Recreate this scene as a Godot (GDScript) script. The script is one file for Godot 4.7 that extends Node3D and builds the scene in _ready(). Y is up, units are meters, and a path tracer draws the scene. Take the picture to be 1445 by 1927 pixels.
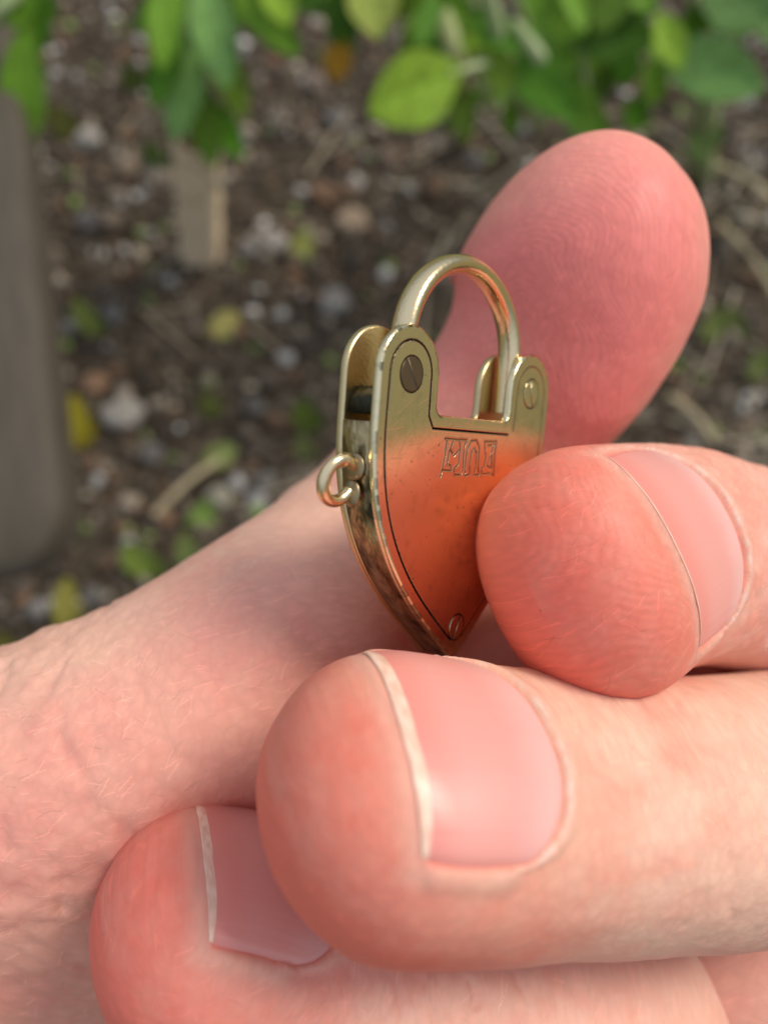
extends Node3D
# A hand holding a small gold heart padlock above a garden bed, seen from very near.
# Hand and lock are laid out in millimetres in the axes of someone looking down at them
# (x right, y up the view, z towards the eye) and committed to the world in metres.

const F := 1376.0
const PITCH := 65.0
const REACH := 0.40            # metres from the eye to the soil along the line of sight
const LOCK_AT := Vector3(5.172, 0.497, -45.413)
var look: Basis
var eye: Vector3
var rng := RandomNumberGenerator.new()
var taken := {}

# ---------------------------------------------------------------- helpers
func mm(px: float, py: float, d: float) -> Vector3:
	return Vector3((px - 722.5) / F * d, (963.5 - py) / F * d, -d)

func world(p: Vector3) -> Vector3:          # viewer's millimetres -> world metres
	return eye + look * (p * 0.001)

func soil_y() -> float:
	return eye.y - REACH * sin(deg_to_rad(PITCH))

func on_soil(px: float, py: float, up := 0.0) -> Vector3:
	var dir := look * Vector3((px - 722.5) / F, (963.5 - py) / F, -1.0)
	var t := (soil_y() + up - eye.y) / dir.y
	return eye + dir * t

func air(px: float, py: float, d: float) -> Vector3:
	return world(mm(px, py, d))

func numbered(n: String) -> String:
	if not taken.has(n):
		taken[n] = 0
		return n
	taken[n] += 1
	return "%s_%03d" % [n, taken[n]]

func tag(o: Node, label: String, category := "", group := "", kind := "") -> Node:
	if label: o.set_meta("label", label)
	if category: o.set_meta("category", category)
	if group: o.set_meta("group", group)
	if kind: o.set_meta("kind", kind)
	return o

func add(called: String, mesh: Mesh, mat: Material, parent: Node = null) -> MeshInstance3D:
	var o := MeshInstance3D.new()
	o.mesh = mesh
	o.material_override = mat
	if parent == null:
		o.name = numbered(called)
		add_child(o, true)
	else:
		o.name = called
		parent.add_child(o, true)
	return o

func thing(called: String, at: Vector3) -> Node3D:
	var o := Node3D.new()
	o.name = numbered(called)
	add_child(o, true)
	o.position = at
	return o

func lin(r: float, g: float, b: float) -> Color:
	return Color(r, g, b).linear_to_srgb()

func matte(c: Color, rough := 0.8) -> StandardMaterial3D:
	var m := StandardMaterial3D.new()
	m.albedo_color = c
	m.roughness = rough
	return m

# a grid of points (rows x cols) made into one smooth mesh; closed = columns wrap round
func grid_mesh(p: PackedVector3Array, rows: int, cols: int, closed: bool, uv: PackedVector2Array, col: PackedColorArray, flip := false) -> ArrayMesh:
	var nn := PackedVector3Array()
	nn.resize(p.size())
	for i in rows:
		var i0: int = max(i - 1, 0)
		var i1: int = min(i + 1, rows - 1)
		for j in cols:
			var j0 := j - 1
			var j1 := j + 1
			if closed:
				if j0 < 0: j0 = cols - 2
				if j1 > cols - 1: j1 = 1
			else:
				j0 = max(j0, 0)
				j1 = min(j1, cols - 1)
			var a := p[i1 * cols + j] - p[i0 * cols + j]
			var b := p[i * cols + j1] - p[i * cols + j0]
			var n := a.cross(b)
			if n.length_squared() < 1e-30:
				n = p[min(i + 2, rows - 1) * cols + j] - p[max(i - 2, 0) * cols + j]
				n = -n
			n = n.normalized()
			nn[i * cols + j] = -n if flip else n
	var idx := PackedInt32Array()
	for i in rows - 1:
		for j in cols - 1:
			var a := i * cols + j
			var q := [a, a + cols, a + 1, a + 1, a + cols, a + cols + 1]
			if not flip: q = [a, a + 1, a + cols, a + 1, a + cols + 1, a + cols]
			for k in q: idx.append(k)
	var arr := []
	arr.resize(Mesh.ARRAY_MAX)
	arr[Mesh.ARRAY_VERTEX] = p
	arr[Mesh.ARRAY_NORMAL] = nn
	if uv.size(): arr[Mesh.ARRAY_TEX_UV] = uv
	if col.size(): arr[Mesh.ARRAY_COLOR] = col
	arr[Mesh.ARRAY_INDEX] = idx
	var m := ArrayMesh.new()
	m.add_surface_from_arrays(Mesh.PRIMITIVE_TRIANGLES, arr)
	return m

# ---------------------------------------------------------------- fingers
class Digit:
	# spine from tip to base, sampled; s = millimetres from the tip along it
	var n := 0
	var step := 0.25
	var c := PackedVector3Array()
	var side := PackedVector3Array()
	var dors := PackedVector3Array()
	var tan := PackedVector3Array()
	var w := PackedFloat32Array()
	var bd := PackedFloat32Array()
	var bp := PackedFloat32Array()
	var cap_p := 9.0      # length of the rounded end on the pad side
	var cap_d := 5.0      # and on the nail side
	var cap_s := 8.0
	var ex := 2.3
	# nail
	var free := 3.5       # distance of the free edge from the tip
	var long := 10.0
	var half := 0.95      # half angle of the nail
	var bow := 1.0        # how far the corners of the free edge lie back
	var has_nail := true
	var flat := false     # relief laid flat over the end instead of round it
	var ua := Vector3.UP
	var va := Vector3.RIGHT
	var uo := Vector2.ZERO
	var belly := 0.0      # how far the lower side widens towards the base
	var flush := 22.0     # how far the redness of the tip reaches
	var edge := 0.5       # width of the pale free edge
	var noise: FastNoiseLite
	var seed_at := Vector3.ZERO
	var joint := -1.0     # where the knuckle's creases are
	var joint_amp := 0.25
	var joint_w := 5.0

	static func cr(a, b, cc, d, t: float):
		return 0.5 * ((2.0 * b) + (cc - a) * t + (2.0 * a - 5.0 * b + 4.0 * cc - d) * t * t + (3.0 * b - a - 3.0 * cc + d) * t * t * t)

	func build(nodes: Array) -> void:     # node: [centre, half width, dorsal half, palmar half, dorsal direction]
		var fine: Array = []
		for k in nodes.size() - 1:
			var q := [nodes[max(k - 1, 0)], nodes[k], nodes[k + 1], nodes[min(k + 2, nodes.size() - 1)]]
			for i in 40:
				var t := i / 40.0
				var row: Array = []
				for f in 5:
					row.append(cr(q[0][f], q[1][f], q[2][f], q[3][f], t))
				fine.append(row)
		fine.append(nodes[nodes.size() - 1])
		var run := 0.0
		var want := 0.0
		for k in fine.size() - 1:
			var a: Vector3 = fine[k][0]
			var b: Vector3 = fine[k + 1][0]
			var l := a.distance_to(b)
			while want <= run + l:
				var t := (want - run) / l
				c.append(a.lerp(b, t))
				w.append(lerpf(fine[k][1], fine[k + 1][1], t))
				bd.append(lerpf(fine[k][2], fine[k + 1][2], t))
				bp.append(lerpf(fine[k][3], fine[k + 1][3], t))
				dors.append((fine[k][4] as Vector3).lerp(fine[k + 1][4], t))
				want += step
			run += l
		n = c.size()
		for i in n:
			var t := (c[min(i + 3, n - 1)] - c[max(i - 3, 0)]).normalized()
			tan.append(t)
			var d := dors[i]
			d = (d - t * d.dot(t)).normalized()
			dors[i] = d
			side.append(t.cross(d))

	func length() -> float:
		return (n - 1) * step

	func cap(s: float, ph: float) -> float:
		var cd := cos(ph)
		var l := lerpf(cap_s, cap_d, cd * cd) if cd > 0.0 else lerpf(cap_s, cap_p, cd * cd)
		var x := clampf(1.0 - s / l, 0.0, 1.0)
		return pow(maxf(1.0 - pow(x, ex), 0.0), 1.0 / ex)

	func base(s: float, ph: float) -> Vector3:
		var x := clampf(s / step, 0.0, n - 1.001)
		var i := int(x)
		var t := x - i
		var g := cap(s, ph)
		var cd := cos(ph)
		var sd := sin(ph)
		# a slightly squared ellipse
		var k := 1.0 / pow(pow(absf(cd), 2.25) + pow(absf(sd), 2.25), 1.0 / 2.25)
		cd *= k
		sd *= k
		var b := lerpf(bd[i], bd[i + 1], t) if cd > 0.0 else lerpf(bp[i], bp[i + 1], t)
		var ww := lerpf(w[i], w[i + 1], t)
		if belly > 0.0 and sd > 0.0: ww *= 1.0 + belly * smoothstep(48.0, 80.0, s)
		return c[i].lerp(c[i + 1], t) + (side[i].lerp(side[i + 1], t) * (ww * sd) + dors[i].lerp(dors[i + 1], t) * (b * cd)) * g

	func centre(s: float) -> Vector3:
		var x := clampf(s / step, 0.0, n - 1.001)
		var i := int(x)
		return c[i].lerp(c[i + 1], x - i)

	func out(s: float, ph: float) -> Vector3:
		var e := 0.15
		var a := base(s + e, ph) - base(maxf(s - e, 0.0), ph)
		var b := base(s, ph + 0.02) - base(s, ph - 0.02)
		var nn := b.cross(a).normalized()
		if nn.dot(base(s, ph) - centre(s + 1.5)) < 0.0: nn = -nn
		return nn

	func free_at(q: float) -> float:
		return free + bow * q * q

	func cut_at(q: float) -> float:
		return free + long * (0.5 + 0.5 * sqrt(maxf(1.0 - pow(absf(q), 2.4), 0.0)))

	# signed distance in mm to the nail's outline, positive inside; second value: toward the free edge
	func nail_at(s: float, ph: float) -> Vector2:
		var q := ph / half
		if absf(q) > 1.6: return Vector2(-9, 0)
		var r := (w[mini(int(s / step), n - 1)] + bd[mini(int(s / step), n - 1)]) * 0.5
		var lat := (1.0 - absf(q)) * half * r
		var qq := clampf(q, -1, 1)
		var prox := cut_at(qq) - s
		var dist := s - free_at(qq)
		var m := minf(lat, minf(prox, dist))
		if lat < 0.0 and prox < 0.0: m = minf(dist, -sqrt(lat * lat + prox * prox))
		return Vector2(m, dist)

	func lift(s: float, ph: float, p: Vector3) -> float:
		var h := 0.0
		if has_nail:
			var m := nail_at(s, ph)
			if m.x > 0.0:
				h -= 0.30 * smoothstep(0.0, 0.35, m.x)
			elif m.x > -2.5:
				var sidefold := smoothstep(-0.4, 0.8, m.y)
				h += sidefold * (0.20 * exp(-pow((m.x + 0.45) / 0.55, 2.0)))
				h -= (1.0 - sidefold) * 0.03 * exp(-pow((m.x + 0.1) / 0.3, 2.0))
		h += 0.10 * noise.get_noise_3dv(p * 3.0 + seed_at) * smoothstep(1.0, 8.0, s)
		if joint > 0.0:
			var k := exp(-pow((s - joint) / joint_w, 2.0))
			if joint < 40.0: k *= smoothstep(-0.1, 0.5, cos(ph))
			if k > 0.01:
				for m in 9:
					var at := joint + (m - 4.0) * 0.42 * joint_w + 0.5 * sin(m * 5.1) + 1.3 * noise.get_noise_2d(ph * 22.0 + m * 31.0, 3.0)
					var deep := clampf(noise.get_noise_2d(ph * 30.0, m * 57.0) * 2.2 + 0.35, 0.0, 1.0)
					h -= joint_amp * k * deep * exp(-pow((s - at) / 0.34, 2.0))
				h += joint_amp * 0.6 * k * noise.get_noise_3dv(p * 5.0)
				h += joint_amp * 0.8 * k * noise.get_noise_3dv(Vector3(s * 7.0, ph * 40.0, 0.0))
		return h

func make_digit(g: Digit, tone: Array, rows: int, cols: int, origin: Vector3) -> Array:
	# returns vertex arrays; tone: [tip colour, pad colour, side colour, far colour]
	var p := PackedVector3Array()
	var uv := PackedVector2Array()
	var col := PackedColorArray()
	var top := g.length()
	var nz := g.noise
	for i in rows:
		var s := top * pow(float(i) / (rows - 1), 2.0)
		for j in cols:
			var ph := TAU * float(j % (cols - 1)) / (cols - 1) - PI     # seam on the pad side's opposite is avoided: it lies at +-PI
			var q := g.base(s, ph)
			var h := g.lift(s, ph, q)
			if absf(h) > 0.001: q += g.out(s, ph) * h * smoothstep(0.0, 0.6, s)
			p.append(world(q) - origin)
			if g.flat:
				var e := q - g.c[0]
				uv.append(Vector2(e.dot(g.ua) / 48.0, e.dot(g.va) / 100.0) + g.uo)
			else:
				uv.append(Vector2(float(j) / (cols - 1), s / 100.0))
			# colour: blood-rich ends, paler sides and backs
			var blot := nz.get_noise_3dv(q * 1.5 + g.seed_at * 2.0) * 0.6 + nz.get_noise_3dv(q * 7.0) * 0.35 + nz.get_noise_3dv(q * 22.0) * 0.22
			var end := 1.0 - smoothstep(4.0, g.flush, s + 5.0 * maxf(cos(ph), 0.0))
			var pad := smoothstep(0.3, -0.7, cos(ph))
			var c: Color = (tone[3] as Color).lerp(tone[2], clampf(pad * 0.8 + blot * 0.5, 0, 1))
			c = c.lerp(tone[1], clampf(end * (0.85 + 0.4 * pad) + blot * 0.35, 0, 1))
			if g.joint > 40.0 and s < 30.0:
				c = c.lerp(tone[2], 0.65 * smoothstep(9.0, 2.0, s - 2.0 * nz.get_noise_3dv(q * 2.0)) + 0.35 * smoothstep(-0.55, 0.2, cos(ph)))
			if g.joint > 0.0 and g.joint < 40.0:
				var jr := exp(-pow((s - g.joint + 4.0) / 5.0, 2.0)) * smoothstep(-0.1, 0.6, cos(ph))
				c = c.lerp(tone[1], jr * clampf(0.15 + 0.5 * nz.get_noise_3dv(q * Vector3(2, 5, 2)), 0.0, 0.4))
			if g.has_nail:
				var m := g.nail_at(s, ph)
				if m.x < 0.0 and m.x > -2.0:
					c = c.lerp(tone[0], 0.45 * exp(-pow((m.x + 0.4) / 0.7, 2.0)))
					if m.y > 1.5:
						c = c.lerp(Color(1.0, 0.76, 0.64), clampf(0.25 + 1.4 * nz.get_noise_3dv(q * 14.0), 0, 0.8) * smoothstep(3.0, 6.0, m.y) * exp(-pow((m.x + 0.12) / 0.16, 2.0)))
			col.append(c)
	return [p, uv, col]

func nail_mesh(g: Digit, from_free: float, to_cut: bool, up: float, origin: Vector3, rows: int, cols: int) -> ArrayMesh:
	# the plate (to_cut) or only its pale free edge
	var p := PackedVector3Array()
	var uv := PackedVector2Array()
	var col := PackedColorArray()
	var nz := g.noise
	for i in rows:
		for j in cols:
			var q := -1.0 + 2.0 * j / (cols - 1)
			var ph := q * g.half * 1.02
			var a := g.free_at(q) + from_free
			var b := g.cut_at(q) + 0.25
			if not to_cut: b = g.free_at(q) + g.edge * (0.65 + 0.25 * nz.get_noise_2d(q * 26.0, 9.0) + 0.35 * (1.0 - q * q)) * (1.0 - 0.75 * pow(q, 6.0))
			a += 0.07 * nz.get_noise_2d(q * 32.0, 40.0)
			var t := float(i) / (rows - 1)
			var s := lerpf(a, b, t)
			var h := up
			if i == 0: h = up - 0.07                      # the edge's own thickness
			if i == 1: s = a
			if to_cut:
				h += 0.12 * sin(PI * clampf(t, 0, 1)) - 0.32 * smoothstep(0.88, 1.0, t)
			h -= 0.25 * smoothstep(0.9, 1.0, absf(q))
			# the nail runs straighter than the fingertip under it
			var flat := maxf(0.0, g.free + 3.0 - s)
			var o := g.out(s, ph)
			var pt := g.base(s, ph) + o * (h + 0.003 * flat * flat)
			p.append(world(pt) - origin)
			uv.append(Vector2(q * 0.5 + 0.5, t))
			# pink bed, paler towards the cuticle, a whitish half-moon, redder beside the free edge
			var cc := Color(0.78, 0.33, 0.29).lerp(Color(0.80, 0.26, 0.215), smoothstep(0.35, 0.05, t) * 0.8)
			cc = cc.lerp(Color(0.83, 0.46, 0.42), smoothstep(0.55, 0.95, t + 0.05 * nz.get_noise_2d(q * 40.0, 5.0)) * 0.75)
			cc = cc.lerp(Color(0.80, 0.28, 0.23), smoothstep(0.75, 1.0, absf(q)) * 0.6)
			col.append(cc if to_cut else Color.WHITE.lerp(Color(0.85, 0.72, 0.66), clampf(0.5 + nz.get_noise_2d(q * 70.0, t * 20.0), 0, 1)))
	return grid_mesh(p, rows, cols, false, uv, col, true)

func noise_of(seed: int, freq: float, type := FastNoiseLite.TYPE_SIMPLEX_SMOOTH, oct := 3) -> FastNoiseLite:
	var f := FastNoiseLite.new()
	f.seed = seed
	f.frequency = freq
	f.noise_type = type
	f.fractal_octaves = oct
	return f

func skin_maps() -> Array:
	# u round the finger (the pad lies at u near 0 and 1), v = 100 mm from the tip
	var W := 1024
	var H := 2048
	var fine := noise_of(5, 0.055, FastNoiseLite.TYPE_CELLULAR, 2)
	fine.cellular_return_type = FastNoiseLite.RETURN_DISTANCE2_SUB
	fine.cellular_jitter = 1.0
	fine.domain_warp_enabled = true
	fine.domain_warp_amplitude = 12.0
	fine.domain_warp_frequency = 0.02
	var im := fine.get_seamless_image(W, H, false, false, 0.1)
	im.convert(Image.FORMAT_L8)
	var d := im.get_data()
	var wob := noise_of(8, 0.006, FastNoiseLite.TYPE_SIMPLEX_SMOOTH, 2)
	var grain := noise_of(9, 0.06, FastNoiseLite.TYPE_SIMPLEX_SMOOTH, 1)
	for y in H:
		for x in W:
			var k := y * W + x
			d[k] = 150 + int((d[k] - 128) * 0.28)
	for y in 600:
		var s := y / 20.48
		for x in W:
			var u := float(x) / W
			var du := u if u < 0.5 else u - 1.0
			if absf(du) > 0.30: continue
			var k := y * W + x
			var mx := du * 48.0
			var my := s - 10.0
			var wv := wob.get_noise_2d(x * 0.6 + (0.0 if du > 0 else -W * 0.6), y)
			var r := sqrt(mx * mx + my * my * 0.7 + 0.4) if my < 0.0 else sqrt(mx * mx * exp(-my * 0.12) + 0.4) - my * 0.45
			var ridge := sin((r + wv * 1.4) * 15.5)
			var mask := smoothstep(0.30, 0.20, absf(du)) * smoothstep(0.4, 3.0, s) * smoothstep(28.0, 20.0, s)
			mask *= 0.55 + 0.6 * clampf(grain.get_noise_2d(x * 0.2, y * 0.2) + 0.4, 0.0, 1.0)
			d[k] = clampi(d[k] + int(ridge * 13.0 * mask), 0, 255)
	# tone: dry pale hairlines and faint darker creases
	var t := PackedByteArray()
	t.resize(W * H)
	for k in W * H:
		t[k] = 231 + (d[k] - 150) / 4
	var r2 := RandomNumberGenerator.new()
	r2.seed = 77
	for i in 7500:
		var x := r2.randf() * W
		var y := r2.randf() * H
		var back: bool = absf(x / W - 0.5) < 0.24
		var ang := r2.randfn(1.45, 0.45) if not back else (r2.randfn(0.2, 0.5) if i % 2 else r2.randfn(1.3, 0.5))
		var len := r2.randf_range(7, 26)
		var up := r2.randf_range(6, 24) * (1.0 if r2.randf() < 0.75 else -0.7)
		if back: up *= 0.6
		for q in int(len):
			ang += r2.randf_range(-0.10, 0.10)
			x += cos(ang)
			y += sin(ang)
			var xi := posmod(int(x), W)
			var yi := clampi(int(y), 0, H - 1)
			var k := yi * W + xi
			t[k] = clampi(t[k] + int(up), 0, 255)
			d[k] = clampi(d[k] + int(up * 0.8), 0, 255)
	return [ImageTexture.create_from_image(Image.create_from_data(W, H, false, Image.FORMAT_L8, d)), ImageTexture.create_from_image(Image.create_from_data(W, H, false, Image.FORMAT_L8, t))]

func build_hand() -> void:
	var nz := noise_of(3, 0.06)
	var digits: Array = []
	# thumb: from the ball of the hand at lower left, up behind the lock
	var th := Digit.new()
	th.build([
		[mm(1022, 312, 60.8), 9.4, 6.4, 7.2, Vector3(0.62, 0.25, -0.72)],
		[mm(1062, 412, 60.3), 9.9, 6.8, 8.6, Vector3(0.62, 0.25, -0.72)],
		[mm(1080, 525, 60.5), 10.3, 7.2, 9.0, Vector3(0.64, 0.25, -0.70)],
		[mm(1036, 655, 62.0), 9.2, 7.4, 8.0, Vector3(0.62, 0.35, -0.68)],
		[mm(942, 785, 64.0), 8.4, 7.6, 7.0, Vector3(0.55, 0.45, -0.68)],
		[mm(828, 905, 65.0), 8.6, 8.0, 6.6, Vector3(0.48, 0.55, -0.68)],
		[mm(700, 1050, 63.0), 8.8, 8.6, 7.8, Vector3(0.40, 0.62, -0.66)],
		[mm(545, 1200, 57.0), 9.2, 9.0, 8.6, Vector3(0.33, 0.66, -0.66)],
		[mm(330, 1365, 54.0), 10.0, 9.6, 9.2, Vector3(0.30, 0.68, -0.66)],
		[mm(110, 1475, 53.0), 10.6, 10.2, 10.0, Vector3(0.30, 0.70, -0.66)],
		[mm(-120, 1590, 54.0), 12.0, 11.0, 11.0, Vector3(0.30, 0.70, -0.66)],
		[mm(-420, 1780, 58.0), 16.0, 13.0, 14.0, Vector3(0.30, 0.70, -0.66)],
	])
	th.cap_p = 10.5; th.cap_d = 6.5; th.cap_s = 9.5
	th.free = 3.2; th.long = 13.0; th.half = 1.0; th.bow = 1.5
	th.flush = 46.0; th.belly = 1.15; th.joint = 68.0; th.joint_amp = 0.26; th.joint_w = 9.0
	# index fingertip, end-on, pressing the plate
	var ix := Digit.new()
	ix.build([
		[Vector3(8.6, -5.4, -40.2), 7.6, 5.6, 6.0, Vector3(0.70, 0.38, 0.60)],
		[Vector3(10.8, -4.6, -43.0), 7.9, 5.9, 6.4, Vector3(0.70, 0.38, 0.60)],
		[Vector3(13.2, -3.8, -46.2), 8.1, 6.2, 6.6, Vector3(0.70, 0.38, 0.60)],
		[Vector3(17.2, -3.2, -50.5), 8.0, 6.5, 6.6, Vector3(0.66, 0.42, 0.62)],
		[Vector3(23.0, -3.2, -54.5), 8.2, 6.8, 6.8, Vector3(0.55, 0.50, 0.66)],
		[Vector3(30.0, -5.0, -58.0), 8.6, 7.2, 7.2, Vector3(0.45, 0.60, 0.66)],
		[Vector3(40.0, -9.0, -60.0), 9.0, 7.6, 7.6, Vector3(0.40, 0.65, 0.66)],
	])
	ix.cap_p = 9.0; ix.cap_d = 5.0; ix.cap_s = 7.5
	ix.free = 5.8; ix.long = 10.2; ix.half = 0.85; ix.bow = 1.2; ix.edge = 0.12
	ix.flat = true; ix.ua = Vector3(-0.48, 0.86, 0.05).normalized(); ix.va = Vector3(0.80, 0.45, -0.35).normalized(); ix.uo = Vector2(0.0, 0.14)
	ix.joint = 21.0; ix.joint_amp = 0.2
	# middle finger lying across the picture
	var md := Digit.new()
	md.build([
		[mm(506, 1482, 34.2), 7.2, 5.8, 6.4, Vector3(0.40, 0.78, 0.47)],
		[mm(648, 1490, 36.1), 7.55, 6.0, 6.8, Vector3(0.40, 0.78, 0.47)],
		[mm(800, 1502, 38.2), 7.65, 6.3, 7.0, Vector3(0.40, 0.78, 0.47)],
		[mm(1000, 1512, 41.6), 7.7, 6.7, 7.2, Vector3(0.40, 0.78, 0.47)],
		[mm(1200, 1514, 45.0), 7.95, 7.1, 7.4, Vector3(0.40, 0.78, 0.47)],
		[mm(1400, 1508, 49.5), 8.4, 7.6, 7.6, Vector3(0.50, 0.70, 0.50)],
		[mm(1560, 1460, 56.0), 8.6, 7.8, 7.8, Vector3(0.75, 0.30, 0.60)],
		[mm(1700, 1430, 66.0), 9.0, 8.0, 8.0, Vector3(0.80, 0.30, 0.50)],
	])
	md.cap_p = 9.5; md.cap_d = 5.2; md.cap_s = 8.2
	md.free = 4.0; md.long = 8.5; md.half = 0.90; md.bow = 0.7; md.edge = 0.6
	md.flat = true; md.ua = Vector3(0.0, 0.94, 0.34); md.va = Vector3(0.95, 0.1, -0.28).normalized(); md.uo = Vector2(0.5, 0.12)
	md.joint = 23.0; md.joint_amp = 0.13
	# ring finger below and behind it
	var rg := Digit.new()
	rg.build([
		[mm(190, 1722, 41.0), 7.2, 5.6, 6.2, Vector3(0.22, 0.93, 0.28)],
		[mm(295, 1735, 42.6), 7.6, 5.8, 6.5, Vector3(0.22, 0.93, 0.28)],
		[mm(440, 1762, 44.6), 7.9, 6.1, 6.7, Vector3(0.22, 0.93, 0.28)],
		[mm(670, 1812, 47.5), 8.1, 6.4, 6.9, Vector3(0.26, 0.88, 0.40)],
		[mm(930, 1875, 50.0), 8.3, 6.8, 7.2, Vector3(0.36, 0.78, 0.50)],
		[mm(1090, 1915, 52.0), 8.4, 7.2, 7.4, Vector3(0.60, 0.55, 0.56)],
		[mm(1190, 1925, 56.5), 8.2, 7.2, 7.4, Vector3(0.80, 0.45, 0.40)],
		[mm(1215, 1915, 66.0), 8.0, 7.2, 7.4, Vector3(0.90, 0.40, 0.10)],
	])
	rg.cap_p = 9.0; rg.cap_d = 5.0; rg.cap_s = 7.6
	rg.free = 3.5; rg.long = 9.4; rg.half = 0.76; rg.bow = 0.6; rg.edge = 0.42
	rg.flat = true; rg.ua = Vector3(0.0, 0.90, 0.43); rg.va = Vector3(0.95, -0.1, -0.28).normalized(); rg.uo = Vector2(0.55, 0.3)
	rg.joint = 21.0; rg.joint_amp = 0.2
	# the palm behind the fingers
	var pm := Digit.new()
	pm.build([
		[mm(1500, 1330, 74.0), 8.5, 9.0, 9.0, Vector3(0.1, 0.5, -0.86)],
		[mm(1250, 1360, 74.0), 11.0, 9.0, 9.0, Vector3(0.1, 0.5, -0.86)],
		[mm(900, 1385, 73.0), 14.5, 9.0, 9.0, Vector3(0.1, 0.5, -0.86)],
		[mm(500, 1640, 71.0), 15.0, 10.0, 11.0, Vector3(0.1, 0.5, -0.86)],
		[mm(60, 1950, 80.0), 19.0, 12.0, 14.0, Vector3(0.1, 0.5, -0.86)],
		[mm(-300, 2250, 80.0), 24.0, 14.0, 15.0, Vector3(0.1, 0.5, -0.86)],
	])
	pm.has_nail = false
	# the ring finger's next bone, running out of the picture
	var nx := Digit.new()
	nx.build([
		[mm(1130, 1890, 66.0), 7.0, 7.0, 7.0, Vector3(0.2, 0.6, 0.77)],
		[mm(1280, 1860, 61.0), 8.4, 8.0, 8.0, Vector3(0.2, 0.6, 0.77)],
		[mm(1420, 1800, 60.0), 8.0, 7.6, 8.0, Vector3(0.2, 0.6, 0.77)],
		[mm(1620, 1700, 62.0), 8.6, 8.0, 8.0, Vector3(0.2, 0.6, 0.77)],
	])
	nx.has_nail = false
	digits = [th, ix, md, rg, pm, nx]
	var k := 0
	for g in digits:
		g.noise = nz
		g.seed_at = Vector3(37.0 * k, 11.0 * k, 5.0 * k)
		k += 1
	var origin := air(-100, 1700, 55)
	var fold := Color(0.95, 0.56, 0.43)
	var tones := [
		[fold, Color(0.98, 0.285, 0.25), Color(0.98, 0.42, 0.33), Color(0.99, 0.56, 0.42)],
		[fold, Color(0.98, 0.22, 0.155), Color(0.98, 0.36, 0.27), Color(0.98, 0.51, 0.39)],
		[fold, Color(0.97, 0.225, 0.155), Color(0.97, 0.42, 0.32), Color(0.99, 0.59, 0.44)],
		[fold, Color(0.97, 0.225, 0.165), Color(0.97, 0.39, 0.30), Color(0.99, 0.55, 0.43)],
		[fold, Color(0.85, 0.24, 0.19), Color(0.85, 0.28, 0.21), Color(0.85, 0.34, 0.25)],
		[fold, Color(0.90, 0.30, 0.24), Color(0.90, 0.36, 0.27), Color(0.90, 0.44, 0.33)],
	]
	var skin := StandardMaterial3D.new()
	skin.vertex_color_use_as_albedo = true
	skin.albedo_color = Color.WHITE
	skin.roughness = 0.96
	skin.metallic_specular = 0.34
	skin.heightmap_enabled = true
	var maps := skin_maps()
	skin.albedo_texture = maps[1]
	skin.heightmap_texture = maps[0]
	skin.roughness_texture = maps[0]
	skin.heightmap_scale = 0.008
	skin.texture_repeat = true
	skin.subsurf_scatter_enabled = SSS > 0.0
	skin.subsurf_scatter_strength = SSS
	# all digits joined into one body
	var st := SurfaceTool.new()
	st.begin(Mesh.PRIMITIVE_TRIANGLES)
	for i in 6:
		var rows: int = [460, 300, 320, 300, 80, 80][i]
		var cols := 241 if i < 4 else 81
		var a := make_digit(digits[i], tones[i], rows, cols, origin)
		st.append_from(grid_mesh(a[0], rows, cols, true, a[1], a[2], true), 0, Transform3D())
	var hand := add("hand", st.commit(), skin)
	hand.position = origin
	tag(hand, "bare hand with curled fingertips pinching the small gold padlock", "hand")
	var plate := matte(Color.WHITE, 0.36)
	plate.vertex_color_use_as_albedo = true
	plate.metallic_specular = 0.5
	plate.heightmap_enabled = true
	plate.heightmap_texture = nail_relief()
	plate.heightmap_scale = 0.002
	plate.subsurf_scatter_enabled = true
	plate.subsurf_scatter_strength = 0.15
	var pale := matte(lin(0.86, 0.60, 0.48), 0.45)
	pale.vertex_color_use_as_albedo = true
	for g in digits.slice(0, 4):
		var nail := add("nail", nail_mesh(g, 0.0, true, 0.02, origin, 46, 61), plate, hand)
		add("free_edge", nail_mesh(g, -0.25 * g.edge, false, 0.045, origin, 12, 121), pale, nail)

func nail_relief() -> ImageTexture:
	var im := Image.create(256, 64, false, Image.FORMAT_L8)
	var nz := noise_of(91, 0.12, FastNoiseLite.TYPE_SIMPLEX_SMOOTH, 3)
	for x in 256:
		for y in 64:
			var v := 0.5 + 0.35 * nz.get_noise_2d(x, y * 0.06) + 0.08 * nz.get_noise_2d(x * 0.5, y * 2.0)
			im.set_pixel(x, y, Color(v, v, v))
	return ImageTexture.create_from_image(im)

const SSS := 0.16

# ---------------------------------------------------------------- the padlock (own axes: x across the plate, y up, z out of its face; mm)
const L := 9.25
const EAR := 5.27
const TOP := 9.95
const NOTCH := 5.28
const TIP := -10.09
const THICK := 2.9

func corner(out: PackedVector2Array, c: Vector2, r: float, a0: float, a1: float, n: int) -> void:
	for i in n + 1:
		var a := lerpf(a0, a1, float(i) / n)
		out.append(c + Vector2(cos(a), sin(a)) * r)

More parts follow.
